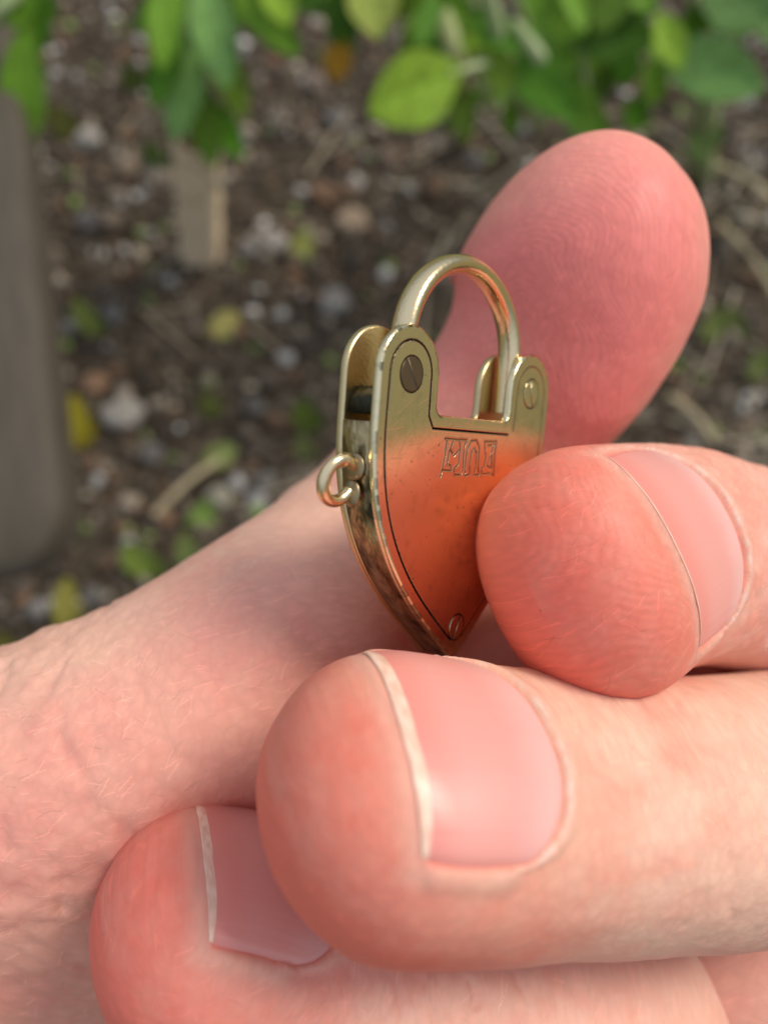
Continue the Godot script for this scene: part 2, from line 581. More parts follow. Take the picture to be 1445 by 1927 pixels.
func heart(inset := 0.0) -> PackedVector2Array:      # clockwise seen from the front, from the tip up the left side
	var h := PackedVector2Array()
	var r := EAR / 2.0
	# left side: a bulging curve from the tip to the ear
	for i in 41:
		var t := i / 40.0
		var a := Vector2(0, TIP).bezier_interpolate(Vector2(-5.0, -5.9), Vector2(-L - 0.05, -2.6), Vector2(-L, 4.6), t)
		h.append(a)
	corner(h, Vector2(-L + r, TOP - r), r, PI, 0.0, 26)
	corner(h, Vector2(-L + EAR + 0.55, NOTCH + 0.55), 0.55, PI, PI * 1.5, 6)
	corner(h, Vector2(L - EAR - 0.55, NOTCH + 0.55), 0.55, PI * 1.5, TAU, 6)
	corner(h, Vector2(L - r, TOP - r), r, PI, 0.0, 26)
	for i in 41:
		var t := 1.0 - i / 40.0
		var a := Vector2(0, TIP).bezier_interpolate(Vector2(5.0, -5.9), Vector2(L + 0.05, -2.6), Vector2(L, 4.6), t)
		if i < 40: h.append(a)
	if inset > 0.0:
		return inset_of(h, inset)
	return h

func inset_of(h: PackedVector2Array, d: float) -> PackedVector2Array:
	var o := PackedVector2Array()
	var n := h.size()
	for i in n:
		var e := (h[(i + 1) % n] - h[(i + n - 1) % n]).normalized()
		o.append(h[i] + Vector2(e.y, -e.x) * d)
	return o

func body_outline() -> PackedVector2Array:      # the middle layer, cut off below the ears
	var h := heart(0.07)
	var o := PackedVector2Array()
	for v in h:
		if v.y < NOTCH - 0.12: o.append(v)
	return o

# a slab with rounded edges: outline rings from back to front
func slab(outline: PackedVector2Array, z0: float, z1: float, r: float, seg := 3, front_uv := true, step_rim := 0.0) -> ArrayMesh:
	var rings: Array = []
	for k in seg + 1:
		var a := PI / 2 * k / seg
		rings.append([r * (1.0 - sin(a)), z0 + r * (1.0 - cos(a))])
	for k in seg + 1:
		var a := PI / 2 * k / seg
		rings.append([r * (1.0 - cos(a)), z1 - r * (1.0 - sin(a))])
	var n := outline.size()
	var st := SurfaceTool.new()
	st.begin(Mesh.PRIMITIVE_TRIANGLES)
	var loops: Array = []
	for q in rings:
		loops.append([inset_of(outline, q[0]) if q[0] > 1e-4 else outline, q[1]])
	st.set_smooth_group(1)
	for k in loops.size() - 1:
		for i in n:
			var j := (i + 1) % n
			var a := v3(loops[k], i)
			var b := v3(loops[k], j)
			var c := v3(loops[k + 1], i)
			var d := v3(loops[k + 1], j)
			for p in [a, c, b, b, c, d]:
				st.set_uv(face_uv(p))
				st.add_vertex(p * 0.001)
	for which in [0, loops.size() - 1]:
		var lp: PackedVector2Array = loops[which][0]
		var tri := Geometry2D.triangulate_polygon(lp)
		st.set_smooth_group(2 if which == 0 else 3)
		for t in range(0, tri.size(), 3):
			var q := [tri[t], tri[t + 1], tri[t + 2]]
			var cw := (lp[q[1]] - lp[q[0]]).cross(lp[q[2]] - lp[q[0]]) < 0.0
			if cw != (which != 0): q.reverse()
			for m in q:
				var p := Vector3(lp[m].x, lp[m].y, loops[which][1])
				st.set_uv(face_uv(p))
				st.add_vertex(p * 0.001)
	st.generate_normals()
	return st.commit()

func v3(loop: Array, i: int) -> Vector3:
	var p: Vector2 = loop[0][i]
	return Vector3(p.x, p.y, loop[1])

func face_uv(p: Vector3) -> Vector2:
	return Vector2((p.x + 10.5) / 21.0, (10.5 - p.y) / 21.0)

# drawing on the plate's face: height (128 = flat) and grime
var FACE := 1536
var hgt: PackedByteArray
var dirt: PackedByteArray

func draw_line(a: Vector2, b: Vector2, w: float, deep: int, dark: int, lip := 0, rough := 0.0) -> void:
	var s := FACE / 21.0
	var pa := Vector2((a.x + 10.5) * s, (10.5 - a.y) * s)
	var pb := Vector2((b.x + 10.5) * s, (10.5 - b.y) * s)
	var r := w * s
	var m := r * 2.2 + 2
	for y in range(int(minf(pa.y, pb.y) - m), int(maxf(pa.y, pb.y) + m)):
		for x in range(int(minf(pa.x, pb.x) - m), int(maxf(pa.x, pb.x) + m)):
			if x < 0 or y < 0 or x >= FACE or y >= FACE: continue
			var d := Geometry2D.get_closest_point_to_segment(Vector2(x, y), pa, pb).distance_to(Vector2(x, y)) / r
			if rough > 0.0: d += rng.randf_range(-rough, rough)
			var k := y * FACE + x
			if d < 1.0:
				hgt[k] = mini(hgt[k], 128 - int(deep * (1.0 - d * d)))
				dirt[k] = mini(dirt[k], 255 - int(dark * minf(1.0, (1.0 - d) * 2.2)))
			elif lip > 0 and d < 2.0:
				hgt[k] = maxi(hgt[k], 128 + int(lip * (1.0 - absf(d - 1.5) * 2.0)))

func draw_path(p: Array, w: float, deep: int, dark: int, lip := 0, rough := 0.0) -> void:
	for i in p.size() - 1: draw_line(p[i], p[i + 1], w, deep, dark, lip, rough)

func plate_textures() -> Array:
	var scr := noise_of(21, 0.5, FastNoiseLite.TYPE_SIMPLEX_SMOOTH, 2)
	hgt = PackedByteArray()
	hgt.resize(FACE * FACE)
	hgt.fill(128)
	var gr := scr.get_seamless_image(512, 512, false, false, 0.1)
	gr.convert(Image.FORMAT_L8)
	var gd := gr.get_data()
	for y in FACE:
		for x in FACE:
			hgt[y * FACE + x] = 122 + gd[(y % 512) * 512 + x % 512] / 20
	dirt = PackedByteArray()
	dirt.resize(FACE * FACE)
	dirt.fill(255)
	# fine wear: hundreds of hairline scratches
	for i in 900:
		var a := Vector2(rng.randf_range(-9.5, 9.5), rng.randf_range(-10, 10))
		var ang := rng.randfn(0.9, 0.7) if i % 3 else rng.randf() * PI
		var l := rng.randf_range(0.3, 2.2)
		draw_line(a, a + Vector2(cos(ang), sin(ang)) * l, 0.016, rng.randi_range(4, 13), 6)
	for i in 10:
		var a := Vector2(rng.randf_range(-7, 6), rng.randf_range(-6, 6))
		var ang := rng.randf_range(0.3, 1.4)
		draw_line(a, a + Vector2(cos(ang), sin(ang)) * rng.randf_range(0.3, 1.2), 0.02, 14, 60 if i % 2 else 0)
	var cloud := noise_of(23, 0.006, FastNoiseLite.TYPE_SIMPLEX_SMOOTH, 5).get_image(FACE, FACE, false, false, false)
	cloud.convert(Image.FORMAT_L8)
	var cd := cloud.get_data()
	for k in FACE * FACE:
		dirt[k] = clampi(mini(dirt[k], 268 - int(absf(cd[k] - 128) * 0.38)), 0, 255)
	for i in 160:
		var a := Vector2(rng.randf_range(-9, 9), rng.randf_range(-9.5, 9.5))
		draw_line(a, a + Vector2(rng.randf_range(-0.05, 0.05), rng.randf_range(-0.05, 0.05)), rng.randf_range(0.02, 0.05), 30, rng.randi_range(40, 170), 0, 0.2)
	# grime creeping in from the rim
	var rim := heart(0.10)
	for i in rim.size():
		if rng.randf() < 0.5: draw_line(rim[i], rim[(i + 1) % rim.size()], rng.randf_range(0.05, 0.13), 25, rng.randi_range(20, 110), 0, 0.3)
	# the engraved border, filled with dark grime
	var edge := heart(0.78)
	var n := edge.size()
	var start := 3
	var left: Array = []
	for i in range(start, 41): left.append(edge[i])
	var cl := Vector2(-L + EAR / 2, 7.31)
	for i in 21:
		var a := lerpf(PI, -0.1, i / 20.0)
		left.append(cl + Vector2(cos(a), sin(a)) * 1.82)
	left.append(Vector2(-L + EAR - 0.76, NOTCH - 0.1))
	left.append(Vector2(-L + EAR - 0.3, NOTCH - 0.78))
	left.append(Vector2(L - EAR + 0.1, NOTCH - 0.82))
	draw_path(left, 0.085, 70, 235, 12, 0.18)
	var right: Array = []
	for i in range(n - start, n - 40, -1): right.append(edge[i])
	var crt := Vector2(L - EAR / 2, 7.31)
	for i in 21:
		var a := lerpf(0.0, PI + 0.1, i / 20.0)
		right.append(crt + Vector2(cos(a), sin(a)) * 1.82)
	right.append(Vector2(L - EAR + 0.72, NOTCH - 0.6))
	draw_path(right, 0.05, 50, 170, 12, 0.2)
	# rings round the three screws
	for c in [Vector3(-L + EAR / 2, 7.31, 0.98), Vector3(L - EAR / 2, 7.31, 0.98), Vector3(0, -7.86, 0.83)]:
		var ring: Array = []
		for i in 33: ring.append(Vector2(c.x, c.y) + Vector2(cos(i * TAU / 32), sin(i * TAU / 32)) * c.z)
		draw_path(ring, 0.07, 60, 200, 8, 0.15)
	# the struck marks
	for s in marks(): draw_path(s, 0.065, 60, 95, 34, 0.12)
	var him := Image.create_from_data(FACE, FACE, false, Image.FORMAT_L8, hgt)
	var dim := Image.create_from_data(FACE, FACE, false, Image.FORMAT_L8, dirt)
	return [ImageTexture.create_from_image(him), ImageTexture.create_from_image(dim)]

func marks() -> Array:
	# three outlined capitals as they stand on the plate; each in a box of unit height
	var o: Array = []
	var at := Vector2(-3.15, 1.72)
	var sc := Vector2(3.0, 2.25)
	var m := [
		[Vector2(0.05, 0.98), Vector2(0.13, 0.98), Vector2(0.10, 0.55), Vector2(0.05, 0.2), Vector2(0.0, 0.0), Vector2(0.06, 0.18), Vector2(0.36, 0.16), Vector2(0.33, 0.3), Vector2(0.2, 0.34), Vector2(0.24, 0.7)],
		[Vector2(0.36, 0.98), Vector2(0.27, 0.72), Vector2(0.42, 0.55), Vector2(0.62, 0.76), Vector2(0.56, 0.98), Vector2(0.30, 1.0), Vector2(0.05, 1.0)],
		[Vector2(0.62, 0.76), Vector2(0.6, 0.34), Vector2(0.45, 0.2), Vector2(0.5, 0.05), Vector2(0.74, 0.05), Vector2(0.78, 0.2), Vector2(0.76, 0.8), Vector2(0.84, 1.0), Vector2(0.56, 1.0)],
		[Vector2(0.9, 0.0), Vector2(0.86, 0.22), Vector2(0.88, 0.7), Vector2(1.0, 0.98), Vector2(1.2, 1.0), Vector2(1.34, 0.8), Vector2(1.36, 0.25), Vector2(1.42, 0.05), Vector2(1.22, 0.05), Vector2(1.26, 0.3), Vector2(1.24, 0.65), Vector2(1.14, 0.78), Vector2(1.04, 0.66), Vector2(1.02, 0.28), Vector2(1.06, 0.08), Vector2(0.9, 0.02)],
		[Vector2(1.52, 0.98), Vector2(2.0, 1.0), Vector2(1.98, 0.5), Vector2(2.02, 0.02), Vector2(1.9, 0.1), Vector2(1.54, 0.06), Vector2(1.5, 0.22), Vector2(1.6, 0.3), Vector2(1.62, 0.6), Vector2(1.56, 0.72), Vector2(1.52, 0.98)],
		[Vector2(1.68, 0.88), Vector2(1.9, 0.9), Vector2(1.72, 0.3), Vector2(1.9, 0.24), Vector2(1.86, 0.6)],
	]
	for s in m:
		var q: Array = []
		for v in s: q.append(at + Vector2(v.x * sc.x * 0.98, v.y * sc.y))
		o.append(q)
	return o

func gold_material(k := 0) -> StandardMaterial3D:
	var m := StandardMaterial3D.new()
	m.albedo_color = lin(0.90, 0.75, 0.47)
	m.metallic = 1.0
	m.roughness = 0.24
	return m

func sweep(path: PackedVector3Array, prof: PackedVector2Array, up: Vector3, scale_at: Callable) -> ArrayMesh:
	# prof: closed section in (outward, up) axes; scale_at(t) -> factor
	var rows := path.size()
	var cols := prof.size() + 1
	var p := PackedVector3Array()
	var uv := PackedVector2Array()
	for i in rows:
		var t := (path[min(i + 1, rows - 1)] - path[max(i - 1, 0)]).normalized()
		var o := t.cross(up).normalized()
		var f: float = scale_at.call(float(i) / (rows - 1))
		for j in cols:
			var q := prof[j % prof.size()] * f
			p.append((path[i] + o * q.x + up * q.y) * 0.001)
			uv.append(Vector2(float(j) / (cols - 1), i * 0.04))
	return grid_mesh(p, rows, cols, true, uv, PackedColorArray(), false)

func build_lock() -> void:
	var yaw := 0.882
	var pitch := 0.135
	var roll := 0.043
	var own := Basis(Vector3.UP, yaw) * Basis(Vector3.RIGHT, pitch) * Basis(Vector3.BACK, roll)
	var lock := thing("heart_padlock", world(LOCK_AT))
	lock.basis = look * own
	tag(lock, "small worn gold heart-shaped padlock charm with an open shackle loop and side ring", "padlock")
	var tex := plate_textures()
	var face := gold_material()
	face.albedo_texture = tex[1]
	face.heightmap_enabled = true
	face.heightmap_texture = tex[0]
	face.heightmap_scale = 0.010
	face.texture_repeat = false
	face.roughness = 0.15
	# tarnish for the other pieces
	var tn := NoiseTexture2D.new()
	tn.width = 512; tn.height = 512; tn.seamless = true
	tn.noise = noise_of(31, 0.012, FastNoiseLite.TYPE_SIMPLEX_SMOOTH, 5)
	var ramp := Gradient.new()
	ramp.set_color(0, lin(0.05, 0.038, 0.022))
	ramp.set_color(1, lin(0.58, 0.46, 0.26))
	ramp.set_offset(0, 0.24); ramp.set_offset(1, 0.82)
	ramp.add_point(0.5, lin(0.38, 0.29, 0.15))
	tn.color_ramp = ramp
	var rn := NoiseTexture2D.new()
	rn.width = 512; rn.height = 512; rn.seamless = true
	rn.noise = noise_of(33, 0.03, FastNoiseLite.TYPE_SIMPLEX_SMOOTH, 4)
	var worn := gold_material()
	worn.albedo_color = Color.WHITE
	worn.albedo_texture = tn
	worn.roughness = 0.3
	worn.uv1_triplanar = true
	worn.uv1_scale = Vector3(110, 60, 110)
	worn.heightmap_enabled = true
	worn.heightmap_texture = rn
	worn.heightmap_scale = 0.008
	var bright := gold_material()
	bright.roughness = 0.2
	bright.albedo_color = lin(0.86, 0.68, 0.41)
	bright.uv1_triplanar = true
	bright.uv1_scale = Vector3.ONE * 200.0
	bright.heightmap_enabled = true
	bright.heightmap_texture = rn
	bright.heightmap_scale = 0.0012
	var aged := bright.duplicate() as StandardMaterial3D
	aged.albedo_color = lin(0.66, 0.53, 0.30)
	aged.roughness = 0.32
	var out := heart()
	add("front_plate", slab(out, -0.52, 0.0, 0.17, 4), face, lock)
	add("back_plate", slab(out, -THICK, -THICK + 0.5, 0.15, 3), aged, lock)
	add("side_wall", slab(body_outline(), -THICK + 0.505, -0.525, 0.03, 1), worn, lock)
	# grimy floor of the left hinge gap
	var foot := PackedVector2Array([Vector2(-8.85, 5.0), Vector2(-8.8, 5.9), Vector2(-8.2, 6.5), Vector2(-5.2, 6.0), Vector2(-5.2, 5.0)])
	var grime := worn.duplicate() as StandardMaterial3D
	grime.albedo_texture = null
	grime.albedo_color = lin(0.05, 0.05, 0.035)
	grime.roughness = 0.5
	add("hinge_block", slab(foot, -THICK + 0.51, -0.53, 0.1, 2), grime, lock)
	# shackle: half-round bar bent into an arch, its feet between the ears
	var prof := PackedVector2Array()
	for i in 24:
		var a := TAU * i / 24.0
		var c := cos(a)
		prof.append(Vector2(c * (0.66 if c > 0.0 else 0.52), signf(sin(a)) * pow(absf(sin(a)), 0.85) * 0.80))
	var path := PackedVector3Array()
	path.append(Vector3(-5.85, 5.9, -1.47))
	for i in 8: path.append(Vector3(-5.85, 6.3 + i * 0.36, -1.47))
	for i in 61:
		var a := PI - PI * i / 60.0
		path.append(Vector3(cos(a) * 5.85, 9.2 + sin(a) * 5.3, -1.47))
	for i in 8: path.append(Vector3(5.85, 8.82 - i * 0.36, -1.47))
	path.append(Vector3(5.85, 5.9, -1.47))
	add("shackle", sweep(path, prof, Vector3(0, 0, 1), func(_t): return 1.0), bright, lock)
	# screws with a slot
	var dull := gold_material()
	dull.albedo_color = lin(0.22, 0.165, 0.10)
	dull.roughness = 0.42
	var slot := matte(lin(0.03, 0.025, 0.02), 0.7)
	var sc := [[Vector2(-L + EAR / 2, 7.31), 0.93, -0.95, dull], [Vector2(L - EAR / 2, 7.31), 0.93, 1.9, face_plain()], [Vector2(0, -7.86), 0.78, 1.2, face_plain()]]
	for s in sc:
		var head := Node3D.new()
		head.name = "screw"
		lock.add_child(head, true)
		head.position = Vector3(s[0].x, s[0].y, 0.0) * 0.001
		head.rotation.z = s[2]
		for side in [-1.0, 1.0]:
			var half := PackedVector2Array()
			var r: float = s[1]
			var a0 := asin(0.07 / r)
			for i in 17:
				var a := lerpf(PI - a0, a0, i / 16.0)
				half.append(Vector2(cos(a), sin(a) * side) * r)
			if side < 0: half.reverse()
			add("screw_half", slab(half, -0.02, 0.035, 0.02, 2), s[3], head)
		var fl := CylinderMesh.new()
		fl.top_radius = s[1] * 0.00098; fl.bottom_radius = fl.top_radius; fl.height = 0.00002
		var bed := add("slot", fl, slot, head)
		bed.rotation.x = PI / 2
		bed.position.z = -0.000002
	# the eyelet soldered to the left side
	var loop := PackedVector3Array()
	var cc := Vector3(-L - 0.95, 1.42, -1.45)
	for i in 41:
		var a := lerpf(0.85, TAU - 0.62, i / 40.0)
		loop.append(cc + Vector3(cos(a) * 1.14, sin(a) * 1.13, sin(a) * 0.25))
	loop.insert(0, Vector3(-L + 0.25, 2.2, -1.3))
	loop.append(Vector3(-L + 0.35, 0.85, -1.5))
	var rp := PackedVector2Array()
	for i in 14: rp.append(Vector2(cos(TAU * i / 14), sin(TAU * i / 14)) * 0.34)
	var eyelet := add("eyelet", sweep(loop, rp, Vector3(0, -0.18, 1).normalized(), func(t): return 1.0 + 0.18 * absf(sin(t * 9.0)) * (1.0 - t) * (1.0 - t)), bright, lock)
	var solder := gold_material()
	solder.albedo_color = lin(0.34, 0.26, 0.15)
	solder.roughness = 0.36
	var blob := SphereMesh.new()
	blob.radius = 0.0005; blob.height = 0.001; blob.radial_segments = 24; blob.rings = 12
	for q in [[Vector3(-L - 0.95, 2.5, -1.25), Vector3(0.92, 0.8, 0.9), false], [Vector3(-L - 0.45, 2.42, -1.3), Vector3(1.1, 0.62, 0.7), true], [Vector3(-L + 0.08, 2.15, -1.35), Vector3(0.5, 1.5, 1.4), true], [Vector3(-L + 0.1, 0.7, -1.45), Vector3(0.5, 1.5, 1.2), true]]:
		var b := add("solder_lump", blob, bright, eyelet)
		b.position = q[0] * 0.001
		b.scale = q[1]
		b.material_override = solder if q[2] else bright

func face_plain() -> StandardMaterial3D:
	var m := gold_material()
	m.roughness = 0.17
	return m

# ---------------------------------------------------------------- the bed behind
func leaf_mesh(length: float, width: float, fold: float, droop: float, seed: int, shape := 0.42) -> ArrayMesh:
	# blade along +x from its stalk, face up +y
	var r := RandomNumberGenerator.new()
	r.seed = seed
	var rows := 19
	var cols := 9
	var p := PackedVector3Array()
	var uv := PackedVector2Array()
	var ph := r.randf() * TAU
	for i in rows:
		var t := i / (rows - 1.0)
		var wd := width * 0.5 * pow(sin(PI * pow(t, log(0.5) / log(shape))), 0.8) + width * 0.012
		if t > 0.999: wd = width * 0.004
		for j in cols:
			var q := j / (cols - 1.0) * 2.0 - 1.0
			var y := absf(q) * wd * fold - droop * length * t * t + sin(t * 7.0 + ph) * 0.012 * length * absf(q)
			y -= exp(-q * q * 40.0) * width * 0.015
			p.append(Vector3(t * length, y, q * wd))
			uv.append(Vector2(t, q * 0.5 + 0.5))
	return grid_mesh(p, rows, cols, false, uv, PackedColorArray(), false)

var _leaf_tex: ImageTexture
func leaf_tex() -> ImageTexture:
	if _leaf_tex == null:
		var im := Image.create(192, 96, false, Image.FORMAT_RGB8)
		var nz := noise_of(95, 0.04, FastNoiseLite.TYPE_SIMPLEX_SMOOTH, 3)
		for x in 192:
			for y in 96:
				var q := (y - 47.5) / 48.0
				var v := 0.86 + 0.16 * nz.get_noise_2d(x, y)
				var vein := absf(fposmod(x * 0.055 - absf(q) * 2.2, 1.0) - 0.5)
				v += 0.08 * smoothstep(0.12, 0.0, vein) + 0.14 * smoothstep(0.07, 0.0, absf(q))
				im.set_pixel(x, y, Color(minf(v * 1.02, 1.0), minf(v, 1.0), minf(v * 0.95, 1.0)))
		_leaf_tex = ImageTexture.create_from_image(im)
	return _leaf_tex

func spray(parent: Node3D, n: int, x0: float, x1: float, y0: float, y1: float, d0: float, d1: float, tones: Array) -> void:
	# more small leaves of the same plant, hanging outwards and down
	for i in n:
		var x := rng.randf_range(x0, x1)
		var y := rng.randf_range(y0, y1)
		var d := rng.randf_range(d0, d1)
		var a := rng.randf_range(-2.6, -0.5)
		var l := rng.randf_range(60, 120)
		var v := air(x + cos(a) * l, y - sin(a) * l, d + rng.randf_range(-10, 15))
		leaf(parent, air(x, y, d), v, rng.randf_range(34, 62) * d * 0.001 / F, (tones[rng.randi() % tones.size()] as Color), Vector3(rng.randf_range(-0.4, 0.4), 0.7, 0.7), 0.06, rng.randf_range(0.42, 0.58))

var leaf_mats := {}
func leaf_mat(c: Color) -> StandardMaterial3D:
	var key := c.to_html()
	if not leaf_mats.has(key):
		var m := matte(c, 0.55)
		m.metallic_specular = 0.25
		m.albedo_texture = leaf_tex()
		m.backlight_enabled = true
		m.backlight = Color(0.30, 0.36, 0.10)
		leaf_mats[key] = m
	return leaf_mats[key]

func leaf(parent: Node3D, a: Vector3, b: Vector3, width: float, c: Color, face := Vector3.UP, droop := 0.05, shape := 0.42, fold := 0.18) -> void:
	var x := (b - a).normalized()
	var z := x.cross(face).normalized()
	var y := z.cross(x)
	var m := leaf_mesh(a.distance_to(b), width, fold, droop, hash(a), shape)
	var o := add("leaf", m, leaf_mat(c), parent)
	o.transform = Transform3D(Basis(x, y, z), a - parent.position)

func stem(parent: Node3D, pts: Array, r0: float, r1: float, mat: Material, called := "stem") -> void:
	var rows := 14
	var cols := 11
	var p := PackedVector3Array()
	for i in rows:
		var t := i / (rows - 1.0) * (pts.size() - 1)
		var k := mini(int(t), pts.size() - 2)
		var f := t - k
		var q: Array = [pts[max(k - 1, 0)], pts[k], pts[k + 1], pts[min(k + 2, pts.size() - 1)]]
		var c: Vector3 = Digit.cr(q[0], q[1], q[2], q[3], f)
		var d: Vector3 = (pts[k + 1] - pts[k]).normalized()
		var u := d.cross(Vector3(0.3, 0.1, 0.95)).normalized()
		var v := d.cross(u)
		var r := lerpf(r0, r1, i / (rows - 1.0))
		for j in cols:
			var a := TAU * (j % (cols - 1)) / (cols - 1)
			var rr := r * (1.0 + 0.14 * sin(c.y * 420.0 + a * 2.0) * sin(a * 3.0 + c.y * 190.0))
			p.append(c + (u * cos(a) + v * sin(a)) * rr - parent.position)
	add(called, grid_mesh(p, rows, cols, true, PackedVector2Array(), PackedColorArray(), true), mat, parent)

func pebble_mesh(seed: int, rough := 0.25) -> ArrayMesh:
	var nz := noise_of(seed, 0.9, FastNoiseLite.TYPE_SIMPLEX_SMOOTH, 2)
	var rows := 13
	var cols := 19
	var p := PackedVector3Array()
	for i in rows:
		var th := PI * i / (rows - 1)
		for j in cols:
			var a := TAU * (j % (cols - 1)) / (cols - 1)
			var d := Vector3(sin(th) * cos(a), cos(th) * 0.72, sin(th) * sin(a))
			p.append(d * (1.0 + rough * nz.get_noise_3dv(d * 1.3)))
	return grid_mesh(p, rows, cols, true, PackedVector2Array(), PackedColorArray(), false)

var hill: FastNoiseLite
var crumb: FastNoiseLite
func soil_h(x: float, z: float) -> float:
	return hill.get_noise_2d(x * 1000.0, z * 1000.0) * 0.006 + crumb.get_noise_2d(x * 1000.0, z * 1000.0) * 0.0022

func build_bed() -> void:
	hill = noise_of(41, 0.012, FastNoiseLite.TYPE_SIMPLEX_SMOOTH, 3)
	crumb = noise_of(42, 0.11, FastNoiseLite.TYPE_SIMPLEX_SMOOTH, 3)
	var y0 := soil_y()
	var mid := on_soil(722, 700)
	var st := NoiseTexture2D.new()
	st.width = 1024; st.height = 1024; st.seamless = true
	st.noise = noise_of(43, 0.02, FastNoiseLite.TYPE_SIMPLEX_SMOOTH, 5)
	var ramp := Gradient.new()
	ramp.set_color(0, lin(0.020, 0.0145, 0.0095))
	ramp.set_color(1, lin(0.18, 0.14, 0.10))
	ramp.set_offset(0, 0.2); ramp.set_offset(1, 0.9)
	ramp.add_point(0.55, lin(0.066, 0.051, 0.036))
	st.color_ramp = ramp
	var sm := matte(Color.WHITE, 0.95)
	sm.albedo_texture = st
	sm.uv1_triplanar = true
	sm.uv1_world_triplanar = true
	sm.uv1_scale = Vector3.ONE * 5.0
	sm.metallic_specular = 0.2
	# near soil, fine; then one coarse sheet to the horizon just below its rim
	var n := 261
	var half := 0.65
	var p := PackedVector3Array()
	for i in n:
		for j in n:
			var x := mid.x - half + 2 * half * j / (n - 1)
			var z := mid.z - half + 2 * half * i / (n - 1)
			var e := 1.0 - smoothstep(0.85, 1.0, maxf(absf(x - mid.x), absf(z - mid.z)) / half)
			p.append(Vector3(x - mid.x, soil_h(x, z) * e, z - mid.z))
	var g := add("soil", grid_mesh(p, n, n, false, PackedVector2Array(), PackedColorArray(), true), sm)
	g.position = Vector3(mid.x, y0, mid.z)
	tag(g, "dark crumbly garden soil scattered with grit", "", "", "structure")
	var far := PlaneMesh.new()
	far.size = Vector2(60, 60)
	var lawn := matte(Color.WHITE, 0.9)
	var ln := NoiseTexture2D.new()
	ln.width = 256; ln.height = 256; ln.seamless = true
	ln.noise = noise_of(44, 0.05, FastNoiseLite.TYPE_SIMPLEX_SMOOTH, 4)
	var lr := Gradient.new()
	lr.set_color(0, lin(0.11, 0.11, 0.05)); lr.set_color(1, lin(0.25, 0.225, 0.11))
	ln.color_ramp = lr
	lawn.albedo_texture = ln
	lawn.uv1_triplanar = true
	lawn.uv1_world_triplanar = true
	lawn.uv1_scale = Vector3.ONE * 1.5
	var fg := add("ground", far, lawn)
	fg.position = Vector3(mid.x, y0 - 0.008, mid.z)
	tag(fg, "level ground with dry grass continuing beyond the soil", "", "", "structure")
	# loose crumbs and grit
	var tints := [Color(0.06, 0.044, 0.031), Color(0.10, 0.076, 0.055), Color(0.14, 0.11, 0.08), Color(0.25, 0.205, 0.155), Color(0.16, 0.09, 0.05)]
	var mmi := MultiMeshInstance3D.new()
	mmi.name = "grit"
	var mu := MultiMesh.new()
	mu.transform_format = MultiMesh.TRANSFORM_3D
	mu.use_colors = true
	mu.mesh = pebble_mesh(7, 0.6)
	mu.instance_count = 15000
	for i in 15000:
		var x := mid.x + rng.randf_range(-0.48, 0.48)
		var z := mid.z + rng.randf_range(-0.48, 0.48)
		var r := 0.0012 + 0.0035 * pow(rng.randf(), 3.0)
		if i % 40 == 0: r = rng.randf_range(0.004, 0.007)
		var fleck := i % 12 == 0
		if fleck: r = rng.randf_range(0.0018, 0.0042)
		var b := Basis.from_euler(Vector3(rng.randf() * TAU, rng.randf() * TAU, rng.randf() * TAU)).scaled(Vector3(r * rng.randf_range(0.7, 1.5), r, r * rng.randf_range(0.7, 1.3)))
		mu.set_instance_transform(i, Transform3D(b, Vector3(x, y0 + soil_h(x, z) + r * 0.25, z)))
		var c: Color = tints[rng.randi() % tints.size()] if rng.randf() < 0.8 else tints[rng.randi() % 2]
		if fleck: c = [Color(0.55, 0.52, 0.48), Color(0.45, 0.38, 0.28), Color(0.38, 0.36, 0.33), Color(0.22, 0.30, 0.08)][rng.randi() % 4]
		mu.set_instance_color(i, c * rng.randf_range(0.7, 1.3))
	mmi.multimesh = mu
	var gm := matte(Color.WHITE, 0.85)
	gm.vertex_color_use_as_albedo = true
	mmi.material_override = gm
	add_child(mmi, true)
	tag(mmi, "fine grit and soil crumbs strewn over the bed", "", "", "stuff")
	# twigs and dead stalks, thicker on the right
	var tw := MultiMeshInstance3D.new()
	tw.name = "twig_litter"
	var tm := MultiMesh.new()
	tm.transform_format = MultiMesh.TRANSFORM_3D
	tm.use_colors = true
	var cyl := CylinderMesh.new()
	cyl.top_radius = 0.6; cyl.bottom_radius = 1.0; cyl.height = 50.0; cyl.radial_segments = 6; cyl.rings = 1
	tm.mesh = cyl
	tm.instance_count = 420
	for i in 420:
		var x := mid.x + (rng.randf_range(0.02, 0.45) if i % 3 else rng.randf_range(-0.4, 0.4))
		var z := mid.z + rng.randf_range(-0.45, 0.3)
		var r := rng.randf_range(0.0005, 0.0013)
		var b := Basis(Vector3.UP, rng.randf() * TAU) * Basis(Vector3.RIGHT, PI / 2 + rng.randf_range(-0.25, 0.1))
		b = b.scaled_local(Vector3(r, r * rng.randf_range(0.5, 1.2), r))
		tm.set_instance_transform(i, Transform3D(b, Vector3(x, y0 + soil_h(x, z) + 0.004, z)))
		tm.set_instance_color(i, [Color(0.34, 0.27, 0.18), Color(0.20, 0.14, 0.09), Color(0.42, 0.36, 0.26)][i % 3])
	tw.multimesh = tm
	tw.material_override = gm
	add_child(tw, true)
	tag(tw, "scattered thin brown twigs and dead stalks on the soil", "", "", "stuff")
	build_stones()
	build_weeds()
	build_plants()

